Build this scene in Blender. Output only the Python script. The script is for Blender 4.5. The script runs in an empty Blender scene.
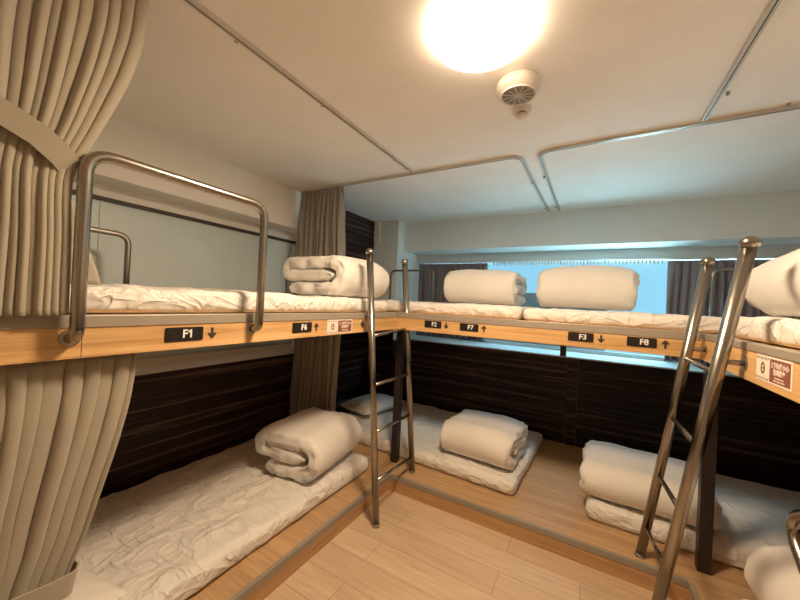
import bpy, math, random
from mathutils import Vector, Matrix, noise
random.seed(4)
S = bpy.context.scene
COL = S.collection
PI = math.pi

# ---------------------------------------------------------------- materials
def new_mat(name):
    m = bpy.data.materials.new(name); m.use_nodes = True
    nt = m.node_tree; nt.nodes.clear()
    out = nt.nodes.new('ShaderNodeOutputMaterial')
    b = nt.nodes.new('ShaderNodeBsdfPrincipled')
    nt.links.new(b.outputs[0], out.inputs[0])
    return m, nt, b
def coords(nt, scale=(1, 1, 1), rot=(0, 0, 0), kind='Object'):
    tc = nt.nodes.new('ShaderNodeTexCoord'); mp = nt.nodes.new('ShaderNodeMapping')
    mp.inputs['Scale'].default_value = scale; mp.inputs['Rotation'].default_value = rot
    nt.links.new(tc.outputs[kind], mp.inputs[0]); return mp.outputs[0]
def noise_tex(nt, vec, scale, detail=4, rough=.55, dist=0):
    n = nt.nodes.new('ShaderNodeTexNoise')
    n.inputs['Scale'].default_value = scale; n.inputs['Detail'].default_value = detail
    n.inputs['Roughness'].default_value = rough; n.inputs['Distortion'].default_value = dist
    nt.links.new(vec, n.inputs['Vector']); return n.outputs[0]
def ramp(nt, fac, stops):
    r = nt.nodes.new('ShaderNodeValToRGB'); el = r.color_ramp.elements
    while len(el) < len(stops): el.new(.5)
    for e, (p, c) in zip(el, stops): e.position = p; e.color = (*c, 1)
    nt.links.new(fac, r.inputs[0]); return r.outputs[0]
def bump(nt, b, h, strength, dist=.01):
    n = nt.nodes.new('ShaderNodeBump'); n.inputs['Strength'].default_value = strength
    n.inputs['Distance'].default_value = dist
    nt.links.new(h, n.inputs['Height']); nt.links.new(n.outputs[0], b.inputs['Normal'])
def mixc(nt, fac, a, b, mode='MIX'):
    m = nt.nodes.new('ShaderNodeMix'); m.data_type = 'RGBA'; m.blend_type = mode
    for s, v in ((m.inputs[0], fac), (m.inputs[6], a), (m.inputs[7], b)):
        if hasattr(v, 'is_output'): nt.links.new(v, s)
        else: s.default_value = v if isinstance(v, float) else (*v, 1)
    return m.outputs[2]

def plain(name, c, rough=.6, metal=0, var=.06, nscale=3, bs=0, bscale=60):
    m, nt, b = new_mat(name)
    v = coords(nt)
    n = noise_tex(nt, v, nscale)
    lo = tuple(x * (1 - var) for x in c); hi = tuple(min(1, x * (1 + var)) for x in c)
    nt.links.new(ramp(nt, n, [(.3, lo), (.7, hi)]), b.inputs['Base Color'])
    b.inputs['Roughness'].default_value = rough; b.inputs['Metallic'].default_value = metal
    if bs: bump(nt, b, noise_tex(nt, v, bscale, 3), bs, .004)
    return m
def wood(name, c1, c2, c3, axis, rough=.42, fine=55, stretch=.035):
    m, nt, b = new_mat(name)
    sc = [1, 1, 1]; sc[axis] = stretch
    v = coords(nt, tuple(sc))
    n1 = noise_tex(nt, v, fine, 5, .6, .6)
    n2 = noise_tex(nt, v, fine * .22, 3, .5, 1.2)
    base = ramp(nt, n1, [(.32, c1), (.52, c2), (.72, c3)])
    tone = ramp(nt, n2, [(.3, (.80, .78, .75)), (.7, (1, 1, 1))])
    nt.links.new(mixc(nt, 1.0, base, tone, 'MULTIPLY'), b.inputs['Base Color'])
    b.inputs['Roughness'].default_value = rough
    bump(nt, b, n1, .08, .002)
    return m
def floor_mat():
    m, nt, b = new_mat('pale_oak_planks')
    v = coords(nt)
    br = nt.nodes.new('ShaderNodeTexBrick')
    nt.links.new(v, br.inputs['Vector'])
    br.inputs['Scale'].default_value = 1; br.inputs['Brick Width'].default_value = 1.15
    br.inputs['Row Height'].default_value = .19; br.inputs['Mortar Size'].default_value = .0022
    br.inputs['Mortar Smooth'].default_value = .3
    br.offset = .37
    br.inputs['Color1'].default_value = (.60, .45, .31, 1); br.inputs['Color2'].default_value = (.69, .53, .375, 1)
    br.inputs['Mortar'].default_value = (.38, .27, .17, 1)
    v2 = coords(nt, (.05, 1, 1))
    n = noise_tex(nt, v2, 45, 5, .6, .8)
    grain = ramp(nt, n, [(.3, (.84, .80, .74)), (.65, (1, 1, 1))])
    v3 = coords(nt, (.25, 1, 1)); n3 = noise_tex(nt, v3, 6, 4, .6, 1.5)
    knots = ramp(nt, n3, [(.3, (.88, .85, .82)), (.6, (1, 1, 1))])
    c = mixc(nt, 1.0, mixc(nt, 1.0, br.outputs[0], grain, 'MULTIPLY'), knots, 'MULTIPLY')
    nt.links.new(c, b.inputs['Base Color']); b.inputs['Roughness'].default_value = .4
    return m
def panel_mat():
    # very dark laminate with long thin level streaks
    m, nt, b = new_mat('dark_streaked_laminate')
    v = coords(nt, (.18, .18, 15))
    n1 = noise_tex(nt, v, 1.5, 4, .7)
    v2 = coords(nt, (.3, .3, 90)); n2 = noise_tex(nt, v2, 1.0, 3, .6)
    c1 = ramp(nt, n1, [(.44, (.014, .0045, .0035)), (.54, (.022, .009, .007)), (.595, (.15, .095, .075)), (.65, (.020, .010, .009))])
    c2 = ramp(nt, n2, [(.56, (0, 0, 0)), (.63, (.08, .052, .040)), (.70, (.0, .0, .0))])
    nt.links.new(mixc(nt, .7, c1, c2, 'ADD'), b.inputs['Base Color'])
    b.inputs['Roughness'].default_value = .5
    b.inputs['Specular IOR Level'].default_value = .3
    return m
def cloth(name, c, bscale=24, bs=.35, rough=.85, sheen=.2, var=.05):
    m, nt, b = new_mat(name)
    v = coords(nt)
    n = noise_tex(nt, v, 2.5, 3)
    lo = tuple(x * (1 - var) for x in c); hi = tuple(min(1, x * (1 + var)) for x in c)
    nt.links.new(ramp(nt, n, [(.3, lo), (.7, hi)]), b.inputs['Base Color'])
    b.inputs['Roughness'].default_value = rough
    b.inputs['Sheen Weight'].default_value = sheen
    n1 = noise_tex(nt, v, bscale, 3, .5, 1.8)
    bump(nt, b, n1, bs, .012)
    return m
def sheet_mat(name, c, bs):
    # cotton with creases: ridged noise, stretched differently in two layers
    m, nt, b = new_mat(name)
    b.inputs['Base Color'].default_value = (*c, 1)
    b.inputs['Roughness'].default_value = .8; b.inputs['Sheen Weight'].default_value = .15
    hs = []
    for sc, s in (((1, .45, 1), 6.5), ((.5, 1, 1), 9)):
        v = coords(nt, sc, (0, 0, .5 if s > 8 else -.4))
        n = noise_tex(nt, v, s, 2, .45, .9)
        mt = nt.nodes.new('ShaderNodeMath'); mt.operation = 'SUBTRACT'; mt.inputs[1].default_value = .5
        nt.links.new(n, mt.inputs[0])
        ab = nt.nodes.new('ShaderNodeMath'); ab.operation = 'ABSOLUTE'; nt.links.new(mt.outputs[0], ab.inputs[0])
        pw = nt.nodes.new('ShaderNodeMath'); pw.operation = 'POWER'; pw.inputs[1].default_value = .55
        nt.links.new(ab.outputs[0], pw.inputs[0]); hs.append(pw.outputs[0])
    ad = nt.nodes.new('ShaderNodeMath'); ad.operation = 'ADD'
    nt.links.new(hs[0], ad.inputs[0]); nt.links.new(hs[1], ad.inputs[1])
    inv = nt.nodes.new('ShaderNodeMath'); inv.operation = 'MULTIPLY'; inv.inputs[1].default_value = -1
    nt.links.new(ad.outputs[0], inv.inputs[0])
    bump(nt, b, inv.outputs[0], bs, .02)
    return m
def sheer(name, c, tr):
    m, nt, b = new_mat(name)
    out = [n for n in nt.nodes if n.type == 'OUTPUT_MATERIAL'][0]
    b.inputs['Base Color'].default_value = (*c, 1); b.inputs['Roughness'].default_value = .85
    t = nt.nodes.new('ShaderNodeBsdfTranslucent'); t.inputs[0].default_value = (*tr, 1)
    mx = nt.nodes.new('ShaderNodeMixShader'); mx.inputs[0].default_value = .14
    nt.links.new(b.outputs[0], mx.inputs[1]); nt.links.new(t.outputs[0], mx.inputs[2]); nt.links.new(mx.outputs[0], out.inputs[0])
    return m
def steel(name, c, rough, axis=2):
    m, nt, b = new_mat(name)
    sc = [60, 60, 60]; sc[axis] = 2
    n = noise_tex(nt, coords(nt, tuple(sc)), 1, 3)
    lo = tuple(x * .85 for x in c)
    nt.links.new(ramp(nt, n, [(.3, lo), (.7, c)]), b.inputs['Base Color'])
    b.inputs['Metallic'].default_value = 1; b.inputs['Roughness'].default_value = rough
    return m
def glow(name, c, s):
    m, nt, b = new_mat(name)
    b.inputs['Base Color'].default_value = (.9, .9, .88, 1)
    b.inputs['Emission Color'].default_value = (*c, 1); b.inputs['Emission Strength'].default_value = s
    return m
def glass_mat(name, tint):
    m, nt, b = new_mat(name)
    out = [n for n in nt.nodes if n.type == 'OUTPUT_MATERIAL'][0]
    tr = nt.nodes.new('ShaderNodeBsdfTransparent'); tr.inputs[0].default_value = (*tint, 1)
    b.inputs['Base Color'].default_value = (*tint, 1); b.inputs['Roughness'].default_value = .08
    mx = nt.nodes.new('ShaderNodeMixShader'); mx.inputs[0].default_value = .07
    nt.links.new(tr.outputs[0], mx.inputs[1]); nt.links.new(b.outputs[0], mx.inputs[2])
    nt.links.new(mx.outputs[0], out.inputs[0])
    return m

M = dict(
    wall=plain('cream_wall_paint', (.88, .85, .81), .8, bs=.08, bscale=90, var=.02),
    ceil=plain('ceiling_paint', (.89, .865, .83), .85, bs=.25, bscale=14, var=.03),
    wallback=plain('pale_wall_paint', (.80, .85, .85), .8, bs=.08, bscale=90, var=.02),
    floor=floor_mat(), panel=panel_mat(),
    fascia_x=wood('honey_oak_along_x', (.57, .325, .125), (.72, .445, .195), (.79, .515, .25), 0),
    fascia_y=wood('honey_oak_along_y', (.57, .325, .125), (.72, .445, .195), (.79, .515, .25), 1),
    deck=wood('oak_platform_top', (.44, .27, .135), (.56, .36, .19), (.63, .42, .235), 0, fine=70),
    riser_x=wood('oak_riser_x', (.42, .24, .11), (.53, .32, .155), (.60, .38, .20), 0),
    riser_y=wood('oak_riser_y', (.42, .24, .11), (.53, .32, .155), (.60, .38, .20), 1),
    trim=plain('grey_edge_trim', (.36, .315, .26), .45, .25, bs=.05),
    ledge=plain('greige_step_trim', (.30, .265, .215), .5, .1, bs=.05),
    post=plain('dark_post', (.022, .013, .010), .45),
    sheet=sheet_mat('white_cotton_sheet', (.78, .75, .705), 1.0),
    sheet_soft=sheet_mat('white_cotton_smoother', (.78, .74, .69), .5),
    duvet=cloth('white_duvet_cotton', (.78, .755, .72), 7, .22),
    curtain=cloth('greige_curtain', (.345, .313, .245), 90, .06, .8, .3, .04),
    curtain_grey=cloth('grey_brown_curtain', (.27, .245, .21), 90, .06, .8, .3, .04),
    curtain_win=sheer('grey_mauve_curtain', (.27, .215, .215), (.40, .30, .31)),
    tie=cloth('greige_tieback', (.35, .317, .25), 120, .06, .8, .3, .03),
    steel=steel('brushed_steel', (.39, .36, .315), .24),
    steel_dull=steel('dull_steel', (.40, .38, .35), .35),
    rail=plain('ceiling_rail_white_metal', (.62, .585, .53), .35, .3),
    black=plain('black_plate', (.012, .009, .008), .4),
    white=plain('white_lettering', (.85, .83, .80), .6),
    arrow=plain('dark_arrow', (.045, .03, .02), .6),
    cream=plain('cream_sticker', (.84, .74, .64), .5),
    brown=plain('brown_sticker', (.235, .085, .06), .5),
    plastic=plain('white_plastic', (.72, .68, .62), .4),
    vent=plain('grey_vent', (.25, .23, .21), .6),
    frosted=plain('blue_grey_frosted_glass', (.66, .77, .79), .35, var=.03),
    frame=plain('window_frame_white', (.62, .64, .63), .5),
    dframe=plain('dark_window_frame', (.05, .04, .035), .5),
    alu=steel('window_aluminium', (.6, .62, .62), .35),
    glass=glass_mat('clear_blue_glass', (.90, .97, 1.0)),
    lamp=glow('lit_lamp_diffuser', (1.0, .745, .49), 178), lamp_edge=glow('lit_lamp_edge', (1.0, .76, .52), 11),
    concrete=plain('grey_concrete', (.13, .13, .125), .9, bs=.2),
    cord=plain('black_cord', (.02, .02, .02), .5),
    door=plain('door_paint', (.5, .42, .33), .5),
)

# ---------------------------------------------------------------- mesh helpers
class MB:
    def __init__(s): s.v = []; s.f = []; s.sm = []
    def add(s, vs, fs, smooth=False):
        k = len(s.v); s.v += [tuple(v) for v in vs]; s.f += [tuple(i + k for i in f) for f in fs]; s.sm += [smooth] * len(fs); return s
    def box(s, x0, x1, y0, y1, z0, z1):
        v = [(x, y, z) for z in (z0, z1) for y in (y0, y1) for x in (x0, x1)]
        return s.add(v, [(0, 2, 3, 1), (4, 5, 7, 6), (0, 1, 5, 4), (2, 6, 7, 3), (0, 4, 6, 2), (1, 3, 7, 5)])
    def quadgrid(s, P, smooth=True):   # P[i][j]
        n, m = len(P), len(P[0])
        return s.add([p for r in P for p in r], [(i * m + j, i * m + j + 1, (i + 1) * m + j + 1, (i + 1) * m + j) for i in range(n - 1) for j in range(m - 1)], smooth)
    def tube(s, pts, r, n=14, fil=0, fn=8, prof=None):
        pts = [Vector(p) for p in pts]
        if fil: pts = fillet(pts, fil, fn)
        rs = r if isinstance(r, (list, tuple)) else [r] * len(pts)
        T = []
        for i in range(len(pts)):
            a = pts[max(0, i - 1)]; b = pts[min(len(pts) - 1, i + 1)]; T.append((b - a).normalized())
        u = T[0].orthogonal().normalized()
        if prof: 
            u = Vector((0, 0, 1)); u = (u - T[0] * u.dot(T[0])).normalized()
        rings = []
        for p, t, rr in zip(pts, T, rs):
            u = (u - t * u.dot(t)).normalized(); w = t.cross(u)
            if prof: rings.append([p + u * a + w * b for a, b in prof])
            else: rings.append([p + (u * math.cos(2 * PI * k / n) + w * math.sin(2 * PI * k / n)) * rr for k in range(n)])
        n = len(rings[0]); vs = [q for r_ in rings for q in r_]; fs = []
        for i in range(len(rings) - 1):
            for k in range(n): fs.append((i * n + k, i * n + (k + 1) % n, (i + 1) * n + (k + 1) % n, (i + 1) * n + k))
        s.add(vs, fs, not prof)
        k0 = len(s.v) - len(vs)
        s.f.append(tuple(k0 + k for k in reversed(range(n)))); s.sm.append(False)
        s.f.append(tuple(k0 + (len(rings) - 1) * n + k for k in range(n))); s.sm.append(False)
        return s
    def lathe(s, c, prof, n=32, smooth=True, axis=None):
        c = Vector(c); ax = Vector(axis or (0, 0, 1)).normalized(); u = ax.orthogonal().normalized(); w = ax.cross(u)
        P = [[c + ax * z + (u * math.cos(2 * PI * k / n) + w * math.sin(2 * PI * k / n)) * max(r, 1e-4) for k in range(n + 1)] for r, z in prof]
        return s.quadgrid(P, smooth)
    def prism(s, pts, o, right, up, nrm, d0, d1):
        o, right, up, nrm = map(Vector, (o, right, up, nrm)); n = len(pts)
        a = [o + right * x + up * y + nrm * d0 for x, y in pts]; b = [o + right * x + up * y + nrm * d1 for x, y in pts]
        s.add(a + b, [tuple(range(n, 2 * n)), tuple(reversed(range(n)))] + [(i, (i + 1) % n, n + (i + 1) % n, n + i) for i in range(n)])
        return s
def fillet(pts, rad, fn=8):
    out = [pts[0]]
    for i in range(1, len(pts) - 1):
        p = pts[i]; a = (pts[i - 1] - p); b = (pts[i + 1] - p)
        la, lb = a.length, b.length; a.normalize(); b.normalize()
        ang = a.angle(b); r = rad[i] if isinstance(rad, dict) else rad
        d = min(r / math.tan(ang / 2), la * .49, lb * .49)
        p0 = p + a * d; p1 = p + b * d
        for k in range(fn + 1):
            t = k / fn
            out.append(p0 * (1 - t) ** 2 + p * 2 * t * (1 - t) * .5857 * 0 + (p * 2 * t * (1 - t)) + p1 * t ** 2)
    out.append(pts[-1]); return out
def wpos(o):
    p = Vector((0, 0, 0))
    while o: p += o.location; o = o.parent
    return p
def obj(name, mb, mat, parent=None, loc=None, bevel=0, solid=0, subsurf=0):
    """links one mesh object; mb is in world coordinates (unrotated)"""
    if loc is None and parent is None:
        xs = [v[0] for v in mb.v]; ys = [v[1] for v in mb.v]; zs = [v[2] for v in mb.v]
        loc = ((min(xs) + max(xs)) / 2, (min(ys) + max(ys)) / 2, min(zs))
    base = wpos(parent) if parent else Vector(loc)
    me = bpy.data.meshes.new(name)
    me.from_pydata([(v[0] - base.x, v[1] - base.y, v[2] - base.z) for v in mb.v], [], mb.f)
    me.polygons.foreach_set('use_smooth', mb.sm); me.materials.append(M[mat]); me.update()
    o = bpy.data.objects.new(name, me); COL.objects.link(o)
    if parent: o.parent = parent
    else: o.location = loc
    if solid:
        q = o.modifiers.new('thick', 'SOLIDIFY'); q.thickness = solid; q.offset = 0
    if bevel:
        q = o.modifiers.new('bev', 'BEVEL'); q.width = bevel; q.segments = 2; q.limit_method = 'ANGLE'
    if subsurf:
        q = o.modifiers.new('sub', 'SUBSURF'); q.levels = subsurf; q.render_levels = subsurf
    return o
def tag(o, label, cat, group=None):
    o['label'] = label; o['category'] = cat
    if group: o['group'] = group
    return o
def thing(name, loc, label, cat, group=None):
    o = bpy.data.objects.new(name, None); COL.objects.link(o); o.location = loc; o.empty_display_size = .1
    return tag(o, label, cat, group)
def struct(name, mb, mat, parent=None, **k):
    o = obj(name, mb, mat, parent, **k)
    if not parent: o['kind'] = 'structure'
    return o

# ---------------------------------------------------------------- dimensions
XL, XR = -1.432, .522          # fronts of the left and right bunks
YB = 2.444                     # front of the back bunk
WL, WR, WB, WF = -2.75, 1.85, 4.13, -1.3
ZC = 2.71
PZ = .13                       # platform top
B0, B1 = 1.365, 1.505          # upper deck

# ---------------------------------------------------------------- room shell
struct('floor', MB().box(WL - .4, WR + .1, WF - .1, WB + .6, -.06, 0), 'floor', loc=(0, 0, 0))
struct('ceiling', MB().box(WL - .4, WR + .1, WF - .1, WB + .7, ZC, ZC + .06), 'ceil', loc=(0, 0, ZC))
SL, HL = .985, 2.312           # left sill, left head
wl = MB()
wl.box(WL - .32, WL, WF, WB, 0, SL)
wl.box(WL - .32, WL, WF, WB, HL, ZC)
wl.box(WL - .32, WL, 2.72, WB, SL, HL)
wl.box(WL - .38, WL - .32, WF, WB, 0, ZC)
struct('wall_left', wl, 'wall', loc=(WL, 0, 0))
SBZ, HB = 1.07, 2.320
JX = -2.35
wb = MB()
wb.box(WL, WR, WB, WB + .60, 0, SBZ)
wb.box(WL, WR, WB, WB + .60, HB, ZC)
struct('wall_back', wb, 'wallback', loc=(0, WB, 0))
struct('wall_right', MB().box(WR, WR + .1, WF, WB + .6, 0, ZC), 'wall', loc=(WR, 0, 0))
struct('wall_front', MB().box(WL - .3, WR, WF - .1, WF, 0, ZC), 'wall', loc=(0, WF, 0))
struct('wall_column', MB().box(WL, JX, 3.92, WB + .60, PZ + .001, ZC), 'wallback', loc=(-2.5, 3.92, PZ))
struct('trim_1', MB().box(WL + .017, WL + .10, 3.89, 3.919, 2.42, ZC), 'wall')
# dark laminate panels
struct('wainscot_left', MB().box(WL, WL + .014, WF, 2.72, PZ, SL + .003), 'panel', loc=(WL, 1, 0))
struct('wainscot_rear_left', MB().box(WL, WL + .016, 2.72, 3.905, PZ, ZC), 'panel', loc=(WL, 3, .3))
pb = MB()
pb.box(JX + .013, -.222, WB - .014, WB, PZ, SBZ + .003)
o_ = struct('wainscot_back', pb, 'panel', loc=(0, WB, .1))
struct('wainscot_column', MB().box(WL + .017, JX, 3.906, 3.92, PZ, 1.33), 'panel', loc=(-2.5, 3.9, .57))
struct('wainscot_jamb', MB().box(JX, JX + .012, 3.906, WB - .015, PZ, SBZ), 'panel', loc=(-2.4, 4, .9))
struct('wainscot_back_joint', MB().box(-.219, -.112, WB - .017, WB, PZ, SBZ + .003), 'panel', loc=(.4, WB, .47))
struct('wainscot_back_right', MB().box(-.110, WR, WB - .014, WB, PZ, SBZ + .003), 'panel', loc=(-.3, WB, .73))
struct('wainscot_right', MB().box(WR - .014, WR, WF, WB - .014, PZ, SBZ), 'panel', loc=(WR, 1, .2))
# sills
struct('trim_2', MB().box(JX, WR, WB - .018, WB + .50, SBZ + .003, SBZ + .016), 'wallback')
struct('trim_3', MB().box(WL - .25, WL + .004, WF, 2.72, SL + .003, SL + .013), 'wall')
# window 1: the long outside window at the back
WY = WB + .53
win = bpy.data.objects.new('window_1', None); COL.objects.link(win); win.location = (-.25, WY, SBZ); win['kind'] = 'structure'
f = MB()
f.box(JX, WR, WY - .02, WY + .03, SBZ + .016, SBZ + .06); f.box(JX, WR, WY - .02, WY + .03, 2.20, HB)
f.box(JX, JX + .04, WY - .02, WY + .03, SBZ, HB); f.box(WR - .04, WR, WY - .02, WY + .03, SBZ, HB)
obj('window_frame', f, 'frame', win)
obj('pane', MB().box(JX + .02, WR - .02, WY + .003, WY + .009, SBZ + .05, 2.21), 'glass', win)
hd = MB().box(JX + .02, WR - .02, WB + .38, WB + .43, 2.200, 2.3195)
obj('curtain_pelmet', hd, 'frame', win)
# window 2: frosted inner window on the left
GX = WL - .25
w2 = bpy.data.objects.new('window_2', None); COL.objects.link(w2); w2.location = (GX, 1, SL); w2['kind'] = 'structure'
obj('pane', MB().box(GX - .02, GX - .005, WF, 2.72, SL, 2.21), 'frosted', w2)
obj('window_frame', MB().box(GX - .02, GX + .012, WF, 2.72, 2.225, HL), 'wall', w2)
obj('dark_bead', MB().box(GX - .02, GX + .016, WF, 2.72, 2.200, 2.228), 'dframe', w2)
obj('window_track', MB().box(GX - .02, GX + .012, WF, 2.72, 1.055, 1.075), 'alu', w2)
obj('lower_rail', MB().box(GX - .02, GX + .004, WF, 2.72, SL + .01, 1.055), 'wall', w2)
obj('mullion', MB().box(GX - .02, GX + .004, .946, .962, 1.075, 2.2), 'frosted', w2)
# neighbouring building outside the back window
struct('wall_outside', MB().box(-4.5, .15, 4.85, 5.6, 0, 1.805), 'concrete')

# ---------------------------------------------------------------- writing helpers
def text_faces(txt, size, bold=0.0):
    cu = bpy.data.curves.new('t', 'FONT'); cu.body = txt; cu.size = size; cu.align_x = 'CENTER'; cu.align_y = 'CENTER'
    cu.offset = bold; cu.resolution_u = 3; cu.extrude = .0006
    o = bpy.data.objects.new('t', cu); COL.objects.link(o)
    dg = bpy.context.evaluated_depsgraph_get(); dg.update()
    me = o.evaluated_get(dg).to_mesh()
    vs = [v.co.copy() for v in me.vertices]; fs = [tuple(p.vertices) for p in me.polygons]
    o.evaluated_get(dg).to_mesh_clear()
    bpy.data.objects.remove(o); bpy.data.curves.remove(cu)
    return vs, fs
def put_text(mb, txt, size, o, right, up, nrm, d, bold=0):
    vs, fs = text_faces(txt, size, bold)
    o, right, up, nrm = map(Vector, (o, right, up, nrm))
    mb.add([o + right * v.x + up * v.y + nrm * (d + v.z) for v in vs], fs)
def rrect(w, h, r, n=4):
    out = []
    for cx, cy, a in ((w / 2 - r, h / 2 - r, 0), (-w / 2 + r, h / 2 - r, 90), (-w / 2 + r, -h / 2 + r, 180), (w / 2 - r, -h / 2 + r, 270)):
        for k in range(n + 1):
            t = math.radians(a + 90 * k / n); out.append((cx + r * math.cos(t), cy + r * math.sin(t)))
    return out
def plate(root, txt, o, right, nrm, arrow):
    up = (0, 0, 1)
    p = obj('number_plate', MB().prism(rrect(.145, .056, .006), o, right, up, nrm, 0, .004), 'black', root)
    p['label'] = 'black number plate reading ' + txt
    t = MB(); put_text(t, txt, .047, Vector(o) + Vector(right) * .012, right, up, nrm, .0046, .0009)
    if txt.endswith('1'):                                          # a clear flag on the figure one
        vs, _ = text_faces(txt, .047, .0009); top = max(v.y for v in vs); xr = max(v.x for v in vs)
        stem = min(v.x for v in vs if v.x > xr - .009)
        t.prism([(stem - .0075, top - .0135), (stem + .001, top - .0085), (stem + .002, top), (stem - .0075, top - .006)], Vector(o) + Vector(right) * .012, right, up, nrm, .0046, .0052)
    obj('plate_number', t, 'white', p)
    s = 1 if arrow == 'up' else -1
    A = [(-.006, -.024), (.006, -.024), (.006, .002), (.018, -.004), (.018, .006), (0, .026), (-.018, .006), (-.018, -.004), (-.006, .002)]
    A = [(x, y * s) for x, y in A]
    if s < 0: A.reverse()
    obj('direction_arrow', MB().prism(A, Vector(o) + Vector(right) * .113 + Vector((0, 0, -.002)), right, up, nrm, 0, .0012), 'arrow', root)
def sticker(root, o, right, nrm):
    up = (0, 0, 1); o = Vector(o); R = Vector(right)
    p = obj('warning_sticker', MB().prism(rrect(.25, .088, .003), o, right, up, nrm, 0, .0015), 'cream', root)
    p['label'] = 'cream and brown warning sticker'
    obj('text_panel', MB().prism(rrect(.137, .076, .001), o + R * .048, right, up, nrm, .0016, .0021), 'brown', p)
    t = MB()
    put_text(t, '上下爬梯小心', .020, o + R * .048 + Vector((0, 0, .018)), right, up, nrm, .0028, .0004)
    put_text(t, '注意腳步', .020, o + R * .048 + Vector((0, 0, -.004)), right, up, nrm, .0028, .0004)
    put_text(t, 'Watch your step', .0085, o + R * .048 + Vector((0, 0, -.021)), right, up, nrm, .0028)
    put_text(t, 'when using the ladder', .0085, o + R * .048 + Vector((0, 0, -.030)), right, up, nrm, .0028)
    obj('sign_lettering', t, 'cream', p)
    e = MB(); c = o - R * .073; N = 20
    a = [(math.cos(2 * PI * k / N), math.sin(2 * PI * k / N)) for k in range(N)]
    right_, up_, nrm_ = R, Vector(up), Vector(nrm)
    ring = lambda r: [c + right_ * x * r * .8 + up_ * y * r + nrm_ * .0022 for x, y in a]
    e.add(ring(.021) + ring(.012), [(k, (k + 1) % N, N + (k + 1) % N, N + k) for k in range(N)])
    e.prism([(-.004, -.003), (.013, -.003), (.013, .003), (-.004, .003)], c, R, up, nrm, .0018, .0024)
    obj('round_emblem', e, 'brown', p)
    for z in (.034, -.036):
        h = MB()
        for k in range(6):
            x = -.045 + k * .0165
            h.prism([(x - .004, z - .004), (x + .001, z - .004), (x + .006, z + .004), (x + .001, z + .004)], c, R, up, nrm, .0016, .0022)
        obj('hazard_stripe', h, 'arrow', p)

# ---------------------------------------------------------------- low platforms (one step up from the floor)
def platform(label, x0, x1, y0, y1, face, axis):
    r = thing('sleeping_platform', ((x0 + x1) / 2, (y0 + y1) / 2, 0), label, 'platform', 'low platforms round the room')
    obj('platform_top', MB().box(x0, x1, y0, y1, PZ - .02, PZ), 'deck', r)
    if axis == 1:   # front faces +/-x
        s = 1 if face > (x0 + x1) / 2 else -1
        a, b = sorted((face - .025 * s, face)); obj('riser', MB().box(a, b, y0, y1, 0, PZ - .02), 'riser_y', r)
        a, b = sorted((face - .022 * s, face + .004 * s)); obj('edge_trim', MB().box(a, b, y0, y1, PZ - .032, PZ + .002), 'ledge', r)
    else:
        obj('riser', MB().box(XL, XR, face, face + .025, 0, PZ - .02), 'riser_x', r)
        obj('edge_trim', MB().box(XL + .0045, XR - .0045, face - .004, face + .022, PZ - .032, PZ + .002), 'ledge', r)
    return r
platform('low oak platform with grey edge under the left lower bunk', WL, XL, WF, YB, XL, 1)
platform('low oak platform with grey edge along the back wall', WL, WR, YB, WB - .012, YB, 0)
platform('low oak platform with grey edge below the right bunk', XR, WR, WF, YB, XR, 1)

# ---------------------------------------------------------------- upper bunk decks
def guard(root, x, y0, y1, inward, zt=2.02, zb=1.432, r=.0185):
    off = .055 * inward
    b = MB().tube([(x, y0, zb), (x + off, y0, zb + .01), (x + off, y0, zt), (x + off, y1, zt), (x + off, y1, zb + .01), (x, y1, zb)], r, 18,
                  {1: .04, 2: .075, 3: .075, 4: .04}, 10)
    g = obj('guard_rail', b, 'steel', root)
    for y in (y0, y1):
        fl = MB().lathe((x, y, zb), [(0, .006), (.026, .006), (.028, 0), (.028, -.002)], 18, True, (inward, 0, 0))
        obj('mounting_flange', fl, 'steel_dull', g)
    return g
# left
L = thing('upper_bunk', (-2.1, .9, B0), 'left upper bunk deck with F1 and F6 number plates', 'bunk bed', 'upper bunk decks')
obj('deck_panel', MB().box(WL, XL - .03, WF, YB - .002, B0 + .02, B1 - .004), 'fascia_y', L)
obj('fascia_board', MB().box(XL - .03, XL, WF, .4225, B0, B1 - .04), 'fascia_y', L)
obj('fascia_board', MB().box(XL - .03, XL, .4245, YB, B0, B1 - .04), 'fascia_y', L)
obj('edge_trim', MB().box(XL - .035, XL + .004, WF, YB - .004, B1 - .042, B1), 'trim', L, bevel=.003)
NX = (1, 0, 0); RY = (0, 1, 0)
plate(L, 'F1', (XL, .739, 1.424), RY, NX, 'down'); plate(L, 'F6', (XL, 1.372, 1.424), RY, NX, 'up')
sticker(L, (XL, 1.703, 1.4175), RY, NX)
guard(L, XL, .395, 1.045, 1)
gb = MB().tube([(-2.68, .30, 1.50), (-2.68, .30, 1.955), (-2.68, 1.0, 1.945), (-2.68, 1.0, 1.50)], .0175, 16, .07, 8)
obj('wall_guard_rail', gb, 'steel_dull', L)
# back
Bk = thing('upper_bunk', (-.45, 3.2, B0), 'back upper bunk deck with F2, F7, F3 and F8 plates', 'bunk bed', 'upper bunk decks')
obj('deck_panel', MB().box(WL, WR, YB + .03, WB - .02, B0 + .02, B1 - .004), 'fascia_x', Bk)
obj('fascia_board', MB().box(XL, XR, YB, YB + .03, B0, B1 - .04), 'fascia_x', Bk)
obj('edge_trim', MB().box(XL + .004, XR - .004, YB - .004, YB + .035, B1 - .042, B1 + .006), 'trim', Bk, bevel=.003)
RX = (1, 0, 0); NY = (0, -1, 0)
for t, x, a in (('F2', -1.101, 'down'), ('F7', -.803, 'up'), ('F3', -.062, 'down'), ('F8', .257, 'up')):
    plate(Bk, t, (x, YB, 1.430), RX, NY, a)
for x, y in ((-1.52, 2.675), (.612, 2.60)):
    obj('post', MB().box(x - .031, x + .031, y - .03, y + .03, PZ, B0 + .02), 'post', Bk, bevel=.003)
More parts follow.
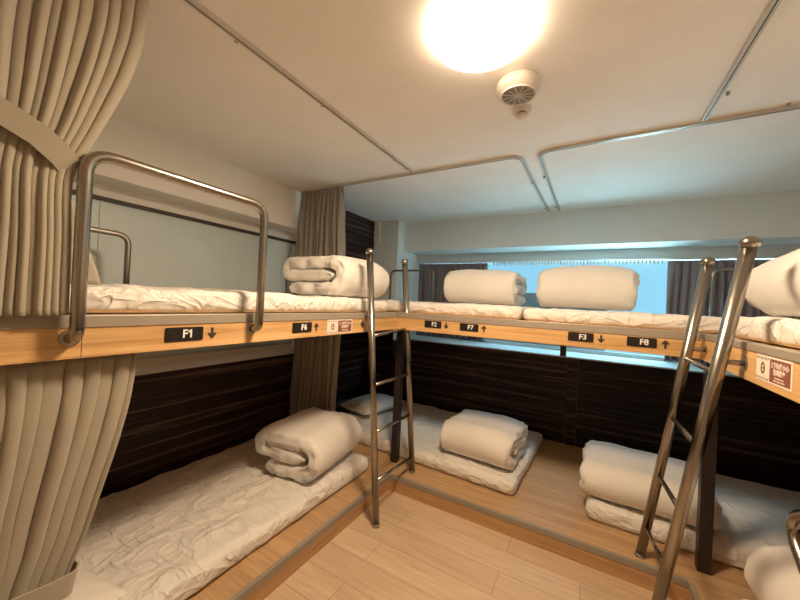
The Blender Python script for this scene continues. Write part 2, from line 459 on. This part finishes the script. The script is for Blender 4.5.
obj('post', MB().box(-.298, -.238, WB - .016, WB + .03, SBZ + .016, B0 + .02), 'post', Bk)
for x0, x1 in ((-2.42, -1.79), (.895, 1.60)):
    obj('wall_guard_rail', MB().tube([(x0, 3.898, 1.5), (x0, 3.898, 2.017), (x1, 3.898, 2.017), (x1, 3.898, 1.5)], .0135, 16, .07, 8), 'steel', Bk)
# right
Rt = thing('upper_bunk', (1.2, .9, B0), 'right upper bunk deck with a large warning sticker, no plates in view', 'bunk bed', 'upper bunk decks')
obj('deck_panel', MB().box(XR + .03, WR, WF, YB - .002, B0 + .02, B1 - .004), 'fascia_y', Rt)
obj('fascia_board', MB().box(XR, XR + .03, WF, 1.835, B0, B1 - .024), 'fascia_y', Rt)
obj('fascia_board', MB().box(XR, XR + .03, 1.837, YB, B0, B1 - .024), 'fascia_y', Rt)
obj('edge_trim', MB().box(XR - .004, XR + .035, WF, YB - .004, B1 - .026, B1 + .004), 'trim', Rt, bevel=.003)
sticker(Rt, (XR, 1.575, 1.4325), (0, -1, 0), (-1, 0, 0))

# ---------------------------------------------------------------- ladders
def ladder(label, near, far, rz, face):
    n0, n1 = Vector(near[0]), Vector(near[1]); f0, f1 = Vector(far[0]), Vector(far[1])
    r = thing('bunk_ladder', (n0 + f0) / 2, label, 'ladder', 'steel bunk ladders')
    R_ = .0245
    for a, b in ((n0, n1), (f0, f1)):
        st = obj('stile', MB().tube([a, b], R_, 20), 'steel', r)
        d = (b - a).normalized()
        ball = [(R_, -.004), (R_ + .0045, 0), (R_ + .0065, .008)] + [((R_ + .0065) * math.cos(t * PI / 16), .008 + (R_ + .004) * math.sin(t * PI / 16)) for t in range(1, 9)]
        obj('ball_cap', MB().lathe(b, ball, 20, True, d), 'steel', st)
        ft = MB().lathe(a, [(0, 0), (R_ + .004, 0), (R_ + .004, .02), (R_, .022)], 20, False, d)
        obj('foot', ft, 'steel_dull', st)
        # bracket that holds the stile against the bunk
        t = (1.425 - a.z) / (b.z - a.z); p = a + (b - a) * t
        q = Vector((face, p.y, p.z))
        br = MB().tube([p, q], .011, 12); br.lathe(q, [(.0, .004 if face > p.x else .004), (.024, .004), (.024, 0), (0, 0)], 14, False, (p - q))
        obj('bracket', br, 'steel_dull', st)
    for zf, zn in rz:
        a = n0 + (n1 - n0) * ((zn - n0.z) / (n1.z - n0.z)); b = f0 + (f1 - f0) * ((zf - f0.z) / (f1.z - f0.z))
        obj('rung', MB().tube([a, b], .0115, 12), 'steel', r)
    return r
ladder('steel ladder against the left bunk, beside the post in the corner',
       ((-1.268, 2.008, 0), (-1.385, 1.93, 1.93)), ((-1.298, 2.596, PZ), (-1.385, 2.44, 1.925)),
       ((1.373, 1.345), (.985, .995), (.635, .66), (.262, .315)), XL)
ladder('big steel ladder against the right bunk, seen close and leaning',
       ((.29, 2.03, 0), (.497, 1.735, 1.875)), ((.307, 2.525, PZ), (.497, 2.262, 1.872)),
       ((1.367, 1.372), (1.028, 1.05), (.673, .735), (.33, .428)), XR)
# sideways loop of rail at the right lower bunk
gr = obj('grab_rail', MB().tube([(.6, .9, 1.34), (.6, 1.46, 1.055), (.6, 1.668, .925), (.6, 1.46, .785), (.6, 1.28, .55), (.6, 1.26, PZ)], .0185, 18, .075, 10), 'steel')
tag(gr, 'bent steel grab rail at the right edge, above the lower right duvet', 'rail')

# ---------------------------------------------------------------- bedding
def N3(x, y, z=0, s=1): return noise.noise(Vector((x * s, y * s, z * s)))
def soft_box(sx, sy, sz, r, res, seed, wr=.006, side=.008, sag=.0):
    """rounded slab centred on 0, base at 0, with creased top and gathered sides"""
    def cuts(l):
        n = max(4, int(l / res)); base = [-l / 2 + l * i / n for i in range(n + 1)]
        return base
    X, Y, Z = cuts(sx), cuts(sy), [sz * i / 5 for i in range(6)]
    mb = MB(); idx = {}
    def vert(p):
        k = tuple(round(c, 5) for c in p)
        if k in idx: return idx[k]
        x, y, z = p
        q = Vector((max(-sx / 2 + r, min(sx / 2 - r, x)), max(-sy / 2 + r, min(sy / 2 - r, y)), max(min(r, sz / 2), min(sz - r, z))))
        d = Vector(p) - q
        n = d.normalized() if d.length > 1e-6 else Vector((0, 0, 1))
        v = q + n * r if d.length > 1e-6 else Vector(p)
        top = max(0, n.z); sd = 1 - abs(n.z)
        a = N3(x + seed, y, z, 2.2); b = N3(x * .9 + seed, y * 1.4, z, 7)
        rid = 1 - abs(N3(x * 1.2 + seed * 1.7, y * .8, 0, 5)) * 2
        h = top * (wr * .9 * a + wr * .6 * b + wr * 1.0 * max(0, rid) ** 4)
        t = x * abs(n.y) + y * abs(n.x) if sd > .3 else 0
        g = N3(t * 14 + seed, z * 3 + x * .7, y * .7 if abs(n.x) < .5 else x) * side * sd
        v = v + n * (h + g)
        v.z = max(v.z, .0)
        idx[k] = len(mb.v); mb.v.append(tuple(v)); return idx[k]
    def face(pts):
        mb.f.append(tuple(vert(p) for p in pts)); mb.sm.append(True)
    for i in range(len(X) - 1):
        for j in range(len(Y) - 1):
            a, b, c, d = X[i], X[i + 1], Y[j], Y[j + 1]
            face([(a, c, sz), (b, c, sz), (b, d, sz), (a, d, sz)]); face([(a, c, 0), (a, d, 0), (b, d, 0), (b, c, 0)])
    for k in range(5):
        e, g = Z[k], Z[k + 1]
        for i in range(len(X) - 1):
            a, b = X[i], X[i + 1]
            face([(a, -sy / 2, e), (b, -sy / 2, e), (b, -sy / 2, g), (a, -sy / 2, g)]); face([(a, sy / 2, e), (a, sy / 2, g), (b, sy / 2, g), (b, sy / 2, e)])
        for j in range(len(Y) - 1):
            a, b = Y[j], Y[j + 1]
            face([(-sx / 2, a, e), (-sx / 2, a, g), (-sx / 2, b, g), (-sx / 2, b, e)]); face([(sx / 2, a, e), (sx / 2, b, e), (sx / 2, b, g), (sx / 2, a, g)])
    return mb
def place(name, mb, mat, loc, rz, label, cat, group):
    me_o = obj(name, mb, mat, loc=(0, 0, 0)); me_o.location = loc; me_o.rotation_euler = (0, 0, rz)
    return tag(me_o, label, cat, group)
def mattress(x0, x1, y0, y1, z, h, rz, seed, label, side=.008, wr=.007, mat='sheet'):
    mb = soft_box(x1 - x0, y1 - y0, h, .038, .028, seed, wr, side)
    return place('mattress', mb, mat, ((x0 + x1) / 2, (y0 + y1) / 2, z + .001), math.radians(rz), label, 'mattress', 'mattresses in white sheets')
mattress(-2.71, -1.60, .15, 2.40, PZ, .115, .6, 1.3, 'long creased white lower mattress on the left platform', .015, .012)
mattress(-2.47, -.44, 2.74, 4.03, PZ, .115, -2.5, 5.1, 'white lower mattress on the back platform, in the corner past the left ladder', .015, .008)
mattress(.03, 1.79, 2.715, 3.95, PZ, .115, -1.5, 8.7, 'white lower mattress on the back platform, behind the right ladder', .016, .007)
mattress(.675, 1.80, -.2, 2.30, PZ, .115, 0, 3.9, 'white lower mattress on the right platform, mostly hidden by its duvet')
mattress(-2.62, -1.468, .30, 2.37, B1, .095, 0, 12.2, 'wrinkled white upper mattress on the left bunk, behind the bent guard rail', .008, .012)
mattress(-2.55, -.455, 2.55, 3.87, B1, .095, 0, 15.4, 'white upper mattress on the back bunk above F2 and F7 plates', .012, .009)
mattress(-.435, 1.30, 2.53, 3.87, B1, .090, -.5, 18.6, 'white upper mattress on the back bunk above F3 and F8 plates', .012, .009)
mattress(.585, 1.78, .2, 2.26, B1, .095, 0, 21.1, 'white upper mattress on the right bunk above the sticker', .010, .010)

def duvet(L_, W, H, seed, loose=0.0, open_end=0):
    """a thick quilt folded over itself; long axis x, smooth rounded fold towards -y, base at z=0"""
    t = H / 3.0
    path = []
    yb = W / 2
    def arc(cy, cz, r, a0, a1, n=12):
        for k in range(n + 1):
            a = math.radians(a0 + (a1 - a0) * k / n); path.append((cy + r * math.cos(a), cz + r * math.sin(a)))
    def line(p, q, n=9):
        for k in range(n): path.append((p[0] + (q[0] - p[0]) * k / n, p[1] + (q[1] - p[1]) * k / n))
    yf = -W / 2 + 1.5 * t
    line((yb - .5 * t - loose, .5 * t), (yf, .5 * t), 14)
    arc(yf, 1.5 * t, t, 270, 90, 18)
    line((yf, 2.5 * t), (yb - t, 2.5 * t - .012), 16)
    arc(yb - t, 2.0 * t, .5 * t, 90, -90, 10)
    line((yb - t, 1.5 * t), (yf - .10 * t, 1.5 * t), 12)
    path.append((yf - .30 * t, 1.5 * t))
    # offsets, with a round cap at both ends of the ribbon
    n = len(path); Lf, Rt_ = [], []
    for i, (y, z) in enumerate(path):
        a = path[max(0, i - 1)]; b = path[min(n - 1, i + 1)]
        dy, dz = b[0] - a[0], b[1] - a[1]; l = math.hypot(dy, dz) or 1; nx, nz = -dz / l, dy / l
        e = min(i, n - 1 - i); k = math.sqrt(max(.0, 1 - (1 - min(e, 3) / 3) ** 2)) if e < 3 else 1
        k = max(k, .18)
        Lf.append((y, z, nx * k, nz * k)); Rt_.append((y, z, -nx * k, -nz * k))
    ring = Lf + Rt_[::-1]; m = len(ring)
    prof = [(-1, .25), (-.985, .62), (-.955, .86), (-.91, .97)] + [(-.86 + 1.72 * k / 26, 1) for k in range(27)] + [(.91, .97), (.955, .86), (.985, .62), (1, .25)]
    mb = MB(); P = []
    for s, f in prof:
        row = []
        endn = max(0, (abs(s) - .55) / .45)
        for j, (y, z, ny, nz) in enumerate(ring):
            th = t * .5 * (.97) * f
            X = s * L_ / 2
            d = .006 * N3(X + seed, y, z, 4) + .004 * N3(X + seed, y * 1.5, z * 1.5, 9)
            d += endn ** 2 * .021 * N3(seed + y * 1.3, z * 1.3, s, 17)
            X += math.copysign(endn ** 3 * .030, s) * N3(y + seed, z, s * 3, 11)
            yy = y + ny * (th + d); zz = z + nz * (th + d)
            crown = zz / H
            zz *= 1 - .10 * crown * abs(s) ** 3
            zz += .012 * crown * N3(seed, X, y, 3)
            # the loose layers lean and sag a little
            yy += .02 * crown * N3(seed + 9, X, 0, 2)
            row.append((X, yy, max(0.002, zz)))
        row.append(row[0]); P.append(row)
    mb.quadgrid(P, True)
    w = m + 1
    for r_, flip in ((0, False), (len(P) - 1, True)):
        b0 = r_ * w
        for i in range(n - 1):
            q = (b0 + i, b0 + i + 1, b0 + m - 2 - i, b0 + m - 1 - i)
            mb.f.append(q if flip else tuple(reversed(q))); mb.sm.append(True)
    return mb
def put_duvet(L_, W, H, c, rz, seed, label, loose=0.0, tilt=0):
    o = place('folded_duvet', duvet(L_, W, H, seed, loose), 'duvet', c, math.radians(rz), label, 'duvet', 'folded white duvets')
    o.rotation_euler = (math.radians(tilt), 0, math.radians(rz)); return o
LT = PZ + .128; UT = B1 + .108
put_duvet(.66, .61, .345, (-1.955, 2.045, LT), 90 + 9, 2.2, 'folded white duvet on the left lower mattress, open fold to the front', .06)
put_duvet(.63, .62, .30, (-.812, 3.075, LT), -4, 6.3, 'folded white duvet on the lower back mattress near its bare end', .0)
put_duvet(.74, .62, .262, (.355, 3.04, LT), -2, 9.1, 'folded white duvet low down behind the leaning right ladder', .0)
put_duvet(.66, .68, .37, (1.015, 1.90, LT), -90 + 3, 11.4, 'folded white duvet at the bottom right, beneath the bent grab rail')
put_duvet(.60, .66, .315, (-1.825, 2.11, UT), 90, 14.8, 'folded white duvet on the left upper bunk by the grey corner curtain', .03)
put_duvet(.655, .62, .325, (-.905, 3.22, UT), 0, 17.5, 'folded white duvet on the back upper bunk, above the F7 plate')
put_duvet(.68, .62, .35, (-.065, 3.22, UT), -1, 20.9, 'folded white duvet on the back upper bunk, above the F3 plate')
put_duvet(.70, .72, .30, (.99, 1.92, UT), -90, 23.7, 'folded white duvet on the right upper bunk behind the ladder top')

def pillow(sx, sy, h, seed):
    mb = MB(); n = 26
    def shell(sign):
        P = []
        for i in range(n + 1):
            row = []
            for j in range(n + 1):
                u = -1 + 2 * i / n; v = -1 + 2 * j / n
                e = max(0, (1 - abs(u) ** 2.4)) ** .5 * max(0, (1 - abs(v) ** 2.4)) ** .5
                x = u * sx / 2 * (1 - .07 * (1 - abs(v)) * abs(u) ** 3); y = v * sy / 2 * (1 - .07 * (1 - abs(u)) * abs(v) ** 3)
                z = sign * e * h / 2 + .006 * N3(x + seed, y, sign, 9) * e + .01 * N3(x + seed, y, 0, 4)
                row.append((x, y, z + h / 2))
            P.append(row)
        return P
    mb.quadgrid(shell(1)); mb.quadgrid([r[::-1] for r in shell(-1)])
    return mb
o = place('pillow', pillow(.58, .40, .12, 1), 'sheet_soft', (-1.90, .44, LT), math.radians(8), 'white pillow on the left lower mattress under the tied curtain', 'pillow', 'white pillows')
o = place('pillow', pillow(.46, .66, .17, 4), 'sheet_soft', (-2.28, 3.38, LT), math.radians(-8), 'white pillow in the dark back corner, behind the left ladder', 'pillow', 'white pillows')

# ---------------------------------------------------------------- curtains
def interp(tab, z):
    tab = sorted(tab)
    if z <= tab[0][0]: return tab[0][1]
    for (a, p), (b, q) in zip(tab, tab[1:]):
        if z <= b:
            k = (z - a) / (b - a); return p + (q - p) * k
    return tab[-1][1]
def smooth_tab(tab, z, w=.05): return sum(interp(tab, z + d * w) for d in (-1, -.5, 0, .5, 1)) / 5
def curtain_mb(c, axis, left, right, z0, z1, nf, amp, seed, nz=56, per=14, push=None, zb=None, side=1, lean=-1):
    """axis 1: hangs in the plane x=c, runs along y; axis 0: plane y=c, runs along x"""
    P = []; ncol = nf * per
    for i in range(nz + 1):
        row = []
        for j in range(ncol + 1):
            s = j / ncol
            lo = z0 if zb is None else zb(s)
            z = z1 + (lo - z1) * i / nz
            a = smooth_tab(left, z); b = smooth_tab(right, z)
            ww = s + .05 * N3(seed + s * 6, z * .45, 0, 1)           # uneven fold widths
            ph = 2 * PI * nf * ww + .5 * N3(seed, z * .9, s * 4, 1)
            A = amp(z) if callable(amp) else amp
            k = .8 + .7 * N3(seed + 7 + s * nf * .8, z * .7, 0, 1)
            g = abs(math.sin(ph / 2)) ** .8                            # full rounded folds with narrow creases between
            fi = math.floor(ph / (2 * PI))
            k *= 1 + .45 * N3(seed + fi * 3.7, z * .4, 5, 1)
            d = side * A * (k * (1.7 * g - 1.0) + .55 * N3(seed + ph * .13, z * .5, 2, 1)) + A * .25 * N3(seed + s * 20, z * 2.5, 3, 1)
            t = a + (b - a) * s + lean * (b - a) / nf * math.sin(ph) * .23
            off = push(s, z) if push else 0
            row.append((c + d + off, t, z) if axis == 1 else (t, c + d + off, z))
        P.append(row)
    return MB().quadgrid(P)
def ribbon(path, h, th=.006):
    """a standing band along path (list of 3D points), height h"""
    pts = fillet([Vector(p) for p in path], .04, 5); prof = [(h / 2, -th / 2), (h / 2, th / 2), (-h / 2, th / 2), (-h / 2, -th / 2)]
    return MB().tube(pts, 0, prof=prof)
# left upper curtain, held back by a band
edge = [(2.70, .552), (2.629, .546), (2.458, .533), (2.295, .496), (2.15, .448), (2.032, .405), (1.96, .372), (1.88, .366), (1.75, .372), (1.49, .372)]
lft = [(2.70, -.42), (2.3, -.30), (2.05, -.14), (1.9, -.10), (1.49, -.12)]
ampU = [(2.70, .020), (2.62, .030), (2.3, .028), (2.06, .018), (1.95, .015), (1.85, .020), (1.5, .024)]
cu = obj('curtain', curtain_mb(-1.40, 1, lft, edge, 1.506, 2.685, 27, lambda z: interp(ampU, z), 3.1, 64), 'curtain', solid=.003)
tag(cu, 'greige curtain tied back at the left end of the upper bunk', 'curtain', 'greige bunk curtains')
tb = obj('tieback', ribbon([(-1.42, -.20, 2.18), (-1.365, -.12, 2.155), (-1.362, .1, 2.100), (-1.362, .22, 2.046), (-1.363, .29, 2.015), (-1.368, .345, 1.972), (-1.41, .372, 1.952), (-1.46, .32, 1.96)], .066), 'tie', cu)
lp = obj('loose_panel', curtain_mb(-1.47, 1, [(1.97, .30), (1.6, .33)], [(1.97, .375), (1.9, .383), (1.75, .44), (1.60, .50)], 1.605, 1.97, 3, .014, 6.6, 20,
                                    push=lambda s, z: -.06 * (1.97 - z) / .37 * s), 'curtain', cu, solid=.003)
# left lower curtain
edge = [(1.36, .612), (1.338, .606), (1.214, .598), (1.036, .560), (.872, .515), (.715, .478), (.65, .445), (.5, .42), (.2, .43)]
lft = [(1.36, -.40), (.65, -.25), (.2, -.3)]
ampL = [(1.36, .006), (1.345, .014), (1.31, .034), (1.24, .018), (1.14, .032), (.9, .034), (.66, .020), (.55, .020), (.2, .03)]
cl = obj('curtain', curtain_mb(-1.505, 1, lft, edge, .262, 1.352, 22, lambda z: interp(ampL, z), 8.3, 56), 'curtain', solid=.003)
tag(cl, 'greige curtain tied back under the left bunk board', 'curtain', 'greige bunk curtains')
obj('tieback', ribbon([(-1.50, -.3, .69), (-1.45, -.1, .668), (-1.445, .2, .640), (-1.445, .30, .628), (-1.447, .38, .618), (-1.46, .445, .61), (-1.53, .47, .60), (-1.56, .38, .60)], .075), 'tie', cl)
# rear corner curtains
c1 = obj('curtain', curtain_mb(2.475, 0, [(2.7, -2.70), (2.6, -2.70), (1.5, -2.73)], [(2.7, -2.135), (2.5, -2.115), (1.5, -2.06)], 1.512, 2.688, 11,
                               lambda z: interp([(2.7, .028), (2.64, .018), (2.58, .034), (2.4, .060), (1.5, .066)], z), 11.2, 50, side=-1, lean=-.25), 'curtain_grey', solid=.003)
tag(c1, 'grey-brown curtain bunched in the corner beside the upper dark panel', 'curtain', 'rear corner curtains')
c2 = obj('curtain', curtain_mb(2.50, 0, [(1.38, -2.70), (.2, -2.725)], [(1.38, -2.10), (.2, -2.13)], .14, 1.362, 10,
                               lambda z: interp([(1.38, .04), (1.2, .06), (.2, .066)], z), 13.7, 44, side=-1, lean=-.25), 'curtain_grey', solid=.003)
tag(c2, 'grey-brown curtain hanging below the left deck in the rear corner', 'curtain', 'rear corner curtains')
# window curtains
for lab, xa, xb, nf, sd in (('grey-mauve window curtain left of the bright glass', -2.34, -1.29, 15, 2.5), ('grey-mauve window curtain right of the bright glass', .685, 1.82, 17, 5.9)):
    w = obj('window_curtain', curtain_mb(WB + .465, 0, [(0, xa)], [(0, xb)], SBZ + .03, 2.19, nf, lambda z: interp([(2.2, .018), (2.14, .016), (2.05, .042), (1, .052)], z), sd, 36, 12, side=-1, lean=-.2), 'curtain_win', solid=.003)
    tag(w, lab, 'curtain', 'window curtains')
hk = thing('curtain_track', (-.25, WB + .465, 2.185), 'white track with hooks along the top of the window', 'curtain track')
obj('track', MB().box(JX + .04, WR - .04, WB + .45, WB + .48, 2.196, 2.212), 'plastic', hk)
h = MB()
for k in range(52):
    x = -1.2 + k * .036
    h.add([(x - .011, WB + .463, 2.198), (x + .011, WB + .463, 2.198), (x + .004, WB + .463, 2.150), (x - .004, WB + .463, 2.150),
           (x - .011, WB + .467, 2.198), (x + .011, WB + .467, 2.198), (x + .004, WB + .467, 2.150), (x - .004, WB + .467, 2.150)],
          [(0, 1, 2, 3), (7, 6, 5, 4), (0, 4, 5, 1), (1, 5, 6, 2), (2, 6, 7, 3), (3, 7, 4, 0)])
hh = obj('hooks', h, 'plastic', hk); hh['kind'] = 'stuff'

# ---------------------------------------------------------------- ceiling rails
def rail(label, pts, clips):
    r = thing('curtain_rail', Vector(pts[0]), label, 'curtain rail', 'ceiling curtain rails')
    p = fillet([Vector(q) for q in pts], .10, 8) if len(pts) > 2 else [Vector(q) for q in pts]
    w, h_ = .013, .018
    obj('channel', MB().tube(p, 0, prof=[(0, -w), (0, w), (-h_, w), (-h_, -w)]), 'rail', r)
    obj('slot', MB().tube([q + Vector((0, 0, -h_ - .0004)) for q in p], 0, prof=[(0, -.0022), (0, .0022), (-.0008, .0022), (-.0008, -.0022)]), 'black', r)
    for c in clips:
        b = MB(); b.lathe((c[0], c[1], ZC - .014), [(0, 0), (.008, .0), (.008, .014)], 10)
        obj('clip', b, 'steel_dull', r)
z = ZC - .0005
rail('long ceiling curtain rail above the left bunk edge', [(-1.372, WF, z), (-1.368, 2.44, z)], [(-1.395, .87), (-1.392, 1.40), (-1.39, 2.2)])
rail('bent ceiling curtain rail from the corner curtain to the back wall', [(-2.70, 2.478, z), (-.50, 2.505, z), (-.474, 4.06, z)], [(-.51, 3.1), (-.50, 3.95)])
rail('bent ceiling curtain rail from the right wall to the back wall', [(WR - .02, 2.455, z), (-.375, 2.495, z), (-.369, 4.06, z)], [(-.40, 3.0), (-.395, 3.95), (.82, 2.44)])
rail('ceiling curtain rail above the right bunk edge', [(.535, WF, z), (.492, 2.435, z)], [(.53, 2.2)])

# ---------------------------------------------------------------- lamp, detector, cord
RR = .205
def lamp(x, y, label):
    lp = thing('ceiling_lamp', (x, y, ZC), label, 'lamp')
    obj('lamp_base', MB().lathe((x, y, ZC), [(.001, 0), (RR - .004, 0), (RR - .002, -.012), (.001, -.012)], 48, False), 'plastic', lp)
    rd = RR * .86
    obj('diffuser', MB().lathe((x, y, ZC - .0115), [(rd, -.044), (rd * .7, -.0475), (rd * .35, -.0495), (.0005, -.050)], 56), 'lamp', lp)
    obj('diffuser_edge', MB().lathe((x, y, ZC - .0115), [(RR, 0), (RR * .997, -.012), (RR * .975, -.026), (RR * .93, -.038), (rd, -.044)], 56), 'lamp_edge', lp)

lamp(-.432, 1.285, 'lit round white ceiling lamp glowing warm beside the smoke detector')
sd = thing('smoke_detector', (-.365, 1.69, ZC), 'white round smoke detector with grey vents beside the lamp', 'smoke detector')
obj('detector_base', MB().lathe((-.365, 1.69, ZC), [(.001, 0), (.099, 0), (.104, -.012), (.105, -.030), (.101, -.047), (.090, -.058), (.084, -.060), (.001, -.060)], 40), 'plastic', sd)
vt = MB(); vt.lathe((-.365, 1.69, ZC - .0605), [(.078, 0), (.07, -.003), (.001, -.003)], 32)
obj('vent_disc', vt, 'vent', sd)
sp = MB()
for k in range(6):
    a = k * PI / 6
    sp.prism([(-.074, -.0016), (.074, -.0016), (.074, .0016), (-.074, .0016)], (-.365, 1.69, ZC - .0640), (math.cos(a), math.sin(a), 0), (-math.sin(a), math.cos(a), 0), (0, 0, -1), -.0005, .003)
sp.lathe((-.365, 1.69, ZC - .0605), [(.0845, .0), (.0845, -.006), (.076, -.006), (.076, 0)], 32)
obj('vent_ribs', sp, 'plastic', sd)
sn = thing('ceiling_sensor', (-.39, 1.93, ZC), 'small pale stepped sensor just behind the smoke detector', 'sensor')
obj('sensor_base', MB().lathe((-.39, 1.93, ZC), [(.001, 0), (.05, 0), (.048, -.018), (.036, -.022), (.001, -.022)], 28), 'plastic', sn)
obj('sensor_neck', MB().lathe((-.39, 1.93, ZC - .022), [(.026, 0), (.026, -.010)], 24), 'vent', sn)
obj('sensor_cap', MB().lathe((-.39, 1.93, ZC - .032), [(.001, .0), (.033, 0), (.033, -.012), (.026, -.018), (.001, -.018)], 28), 'plastic', sn)
cd = obj('cord', MB().tube([(-2.82, 2.50, 2.19), (-2.82, 2.485, 2.10), (-2.82, 2.452, 2.0), (-2.82, 2.44, 1.93), (-2.82, 2.455, 1.60)], .003, 8), 'cord')
tag(cd, 'thin dark cord hanging in front of the frosted window by the corner curtain', 'cord')
# door behind the viewer
dr = bpy.data.objects.new('door_1', None); COL.objects.link(dr); dr.location = (-.4, WF, 0); dr['kind'] = 'structure'
obj('door_leaf', MB().box(-.85, .05, WF, WF + .04, 0.003, 2.05), 'door', dr)
obj('door_handle', MB().tube([(-.05, WF + .04, 1.0), (-.05, WF + .09, 1.0), (-.17, WF + .09, 1.0)], .01, 10), 'steel', dr)

# ---------------------------------------------------------------- daylight
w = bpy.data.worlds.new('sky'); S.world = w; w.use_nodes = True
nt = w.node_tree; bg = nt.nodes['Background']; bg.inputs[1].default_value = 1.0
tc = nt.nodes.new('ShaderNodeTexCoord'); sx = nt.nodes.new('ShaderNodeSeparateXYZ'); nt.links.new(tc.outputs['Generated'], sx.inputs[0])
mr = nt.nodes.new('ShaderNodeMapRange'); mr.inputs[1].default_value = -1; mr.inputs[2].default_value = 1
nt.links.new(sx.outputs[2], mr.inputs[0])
HZ = (.33, .70, .90); UPC = (3.6, 6.2, 7.4); DN = (11, 17.5, 19.5)      # hazy horizon; extra glow added above and below it to light the room
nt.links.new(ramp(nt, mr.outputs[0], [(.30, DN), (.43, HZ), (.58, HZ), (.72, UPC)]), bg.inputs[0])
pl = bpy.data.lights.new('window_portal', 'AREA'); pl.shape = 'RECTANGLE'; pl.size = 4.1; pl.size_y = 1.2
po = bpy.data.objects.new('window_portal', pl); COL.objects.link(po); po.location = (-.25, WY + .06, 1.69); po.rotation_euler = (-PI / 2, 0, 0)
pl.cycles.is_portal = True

# ---------------------------------------------------------------- camera
R = ((0.8641843280812698, -0.04095448467757387, 0.5015059095200359), (0.5006971682708178, -0.02880581995937368, -0.865143092454683), (0.04987777846204029, 0.9987456908148653, -0.004387743660369545))
cam = bpy.data.cameras.new('camera'); cam.sensor_width = 36; cam.lens = 333.475 / 800 * 36; cam.clip_start = .02
co = bpy.data.objects.new('camera', cam); COL.objects.link(co)
co.matrix_world = Matrix.Translation((0, 0, 1.6)) @ Matrix(R).to_4x4()
S.camera = co
S.view_settings.view_transform = 'Standard'; S.view_settings.look = 'None'
S.view_settings.exposure = 0.1; S.view_settings.gamma = 1; S.view_settings.use_curve_mapping = False
S.cycles.max_bounces = 10; S.cycles.diffuse_bounces = 6; S.cycles.transparent_max_bounces = 12
S.cycles.use_denoising = True
S.cycles.sample_clamp_indirect = 30
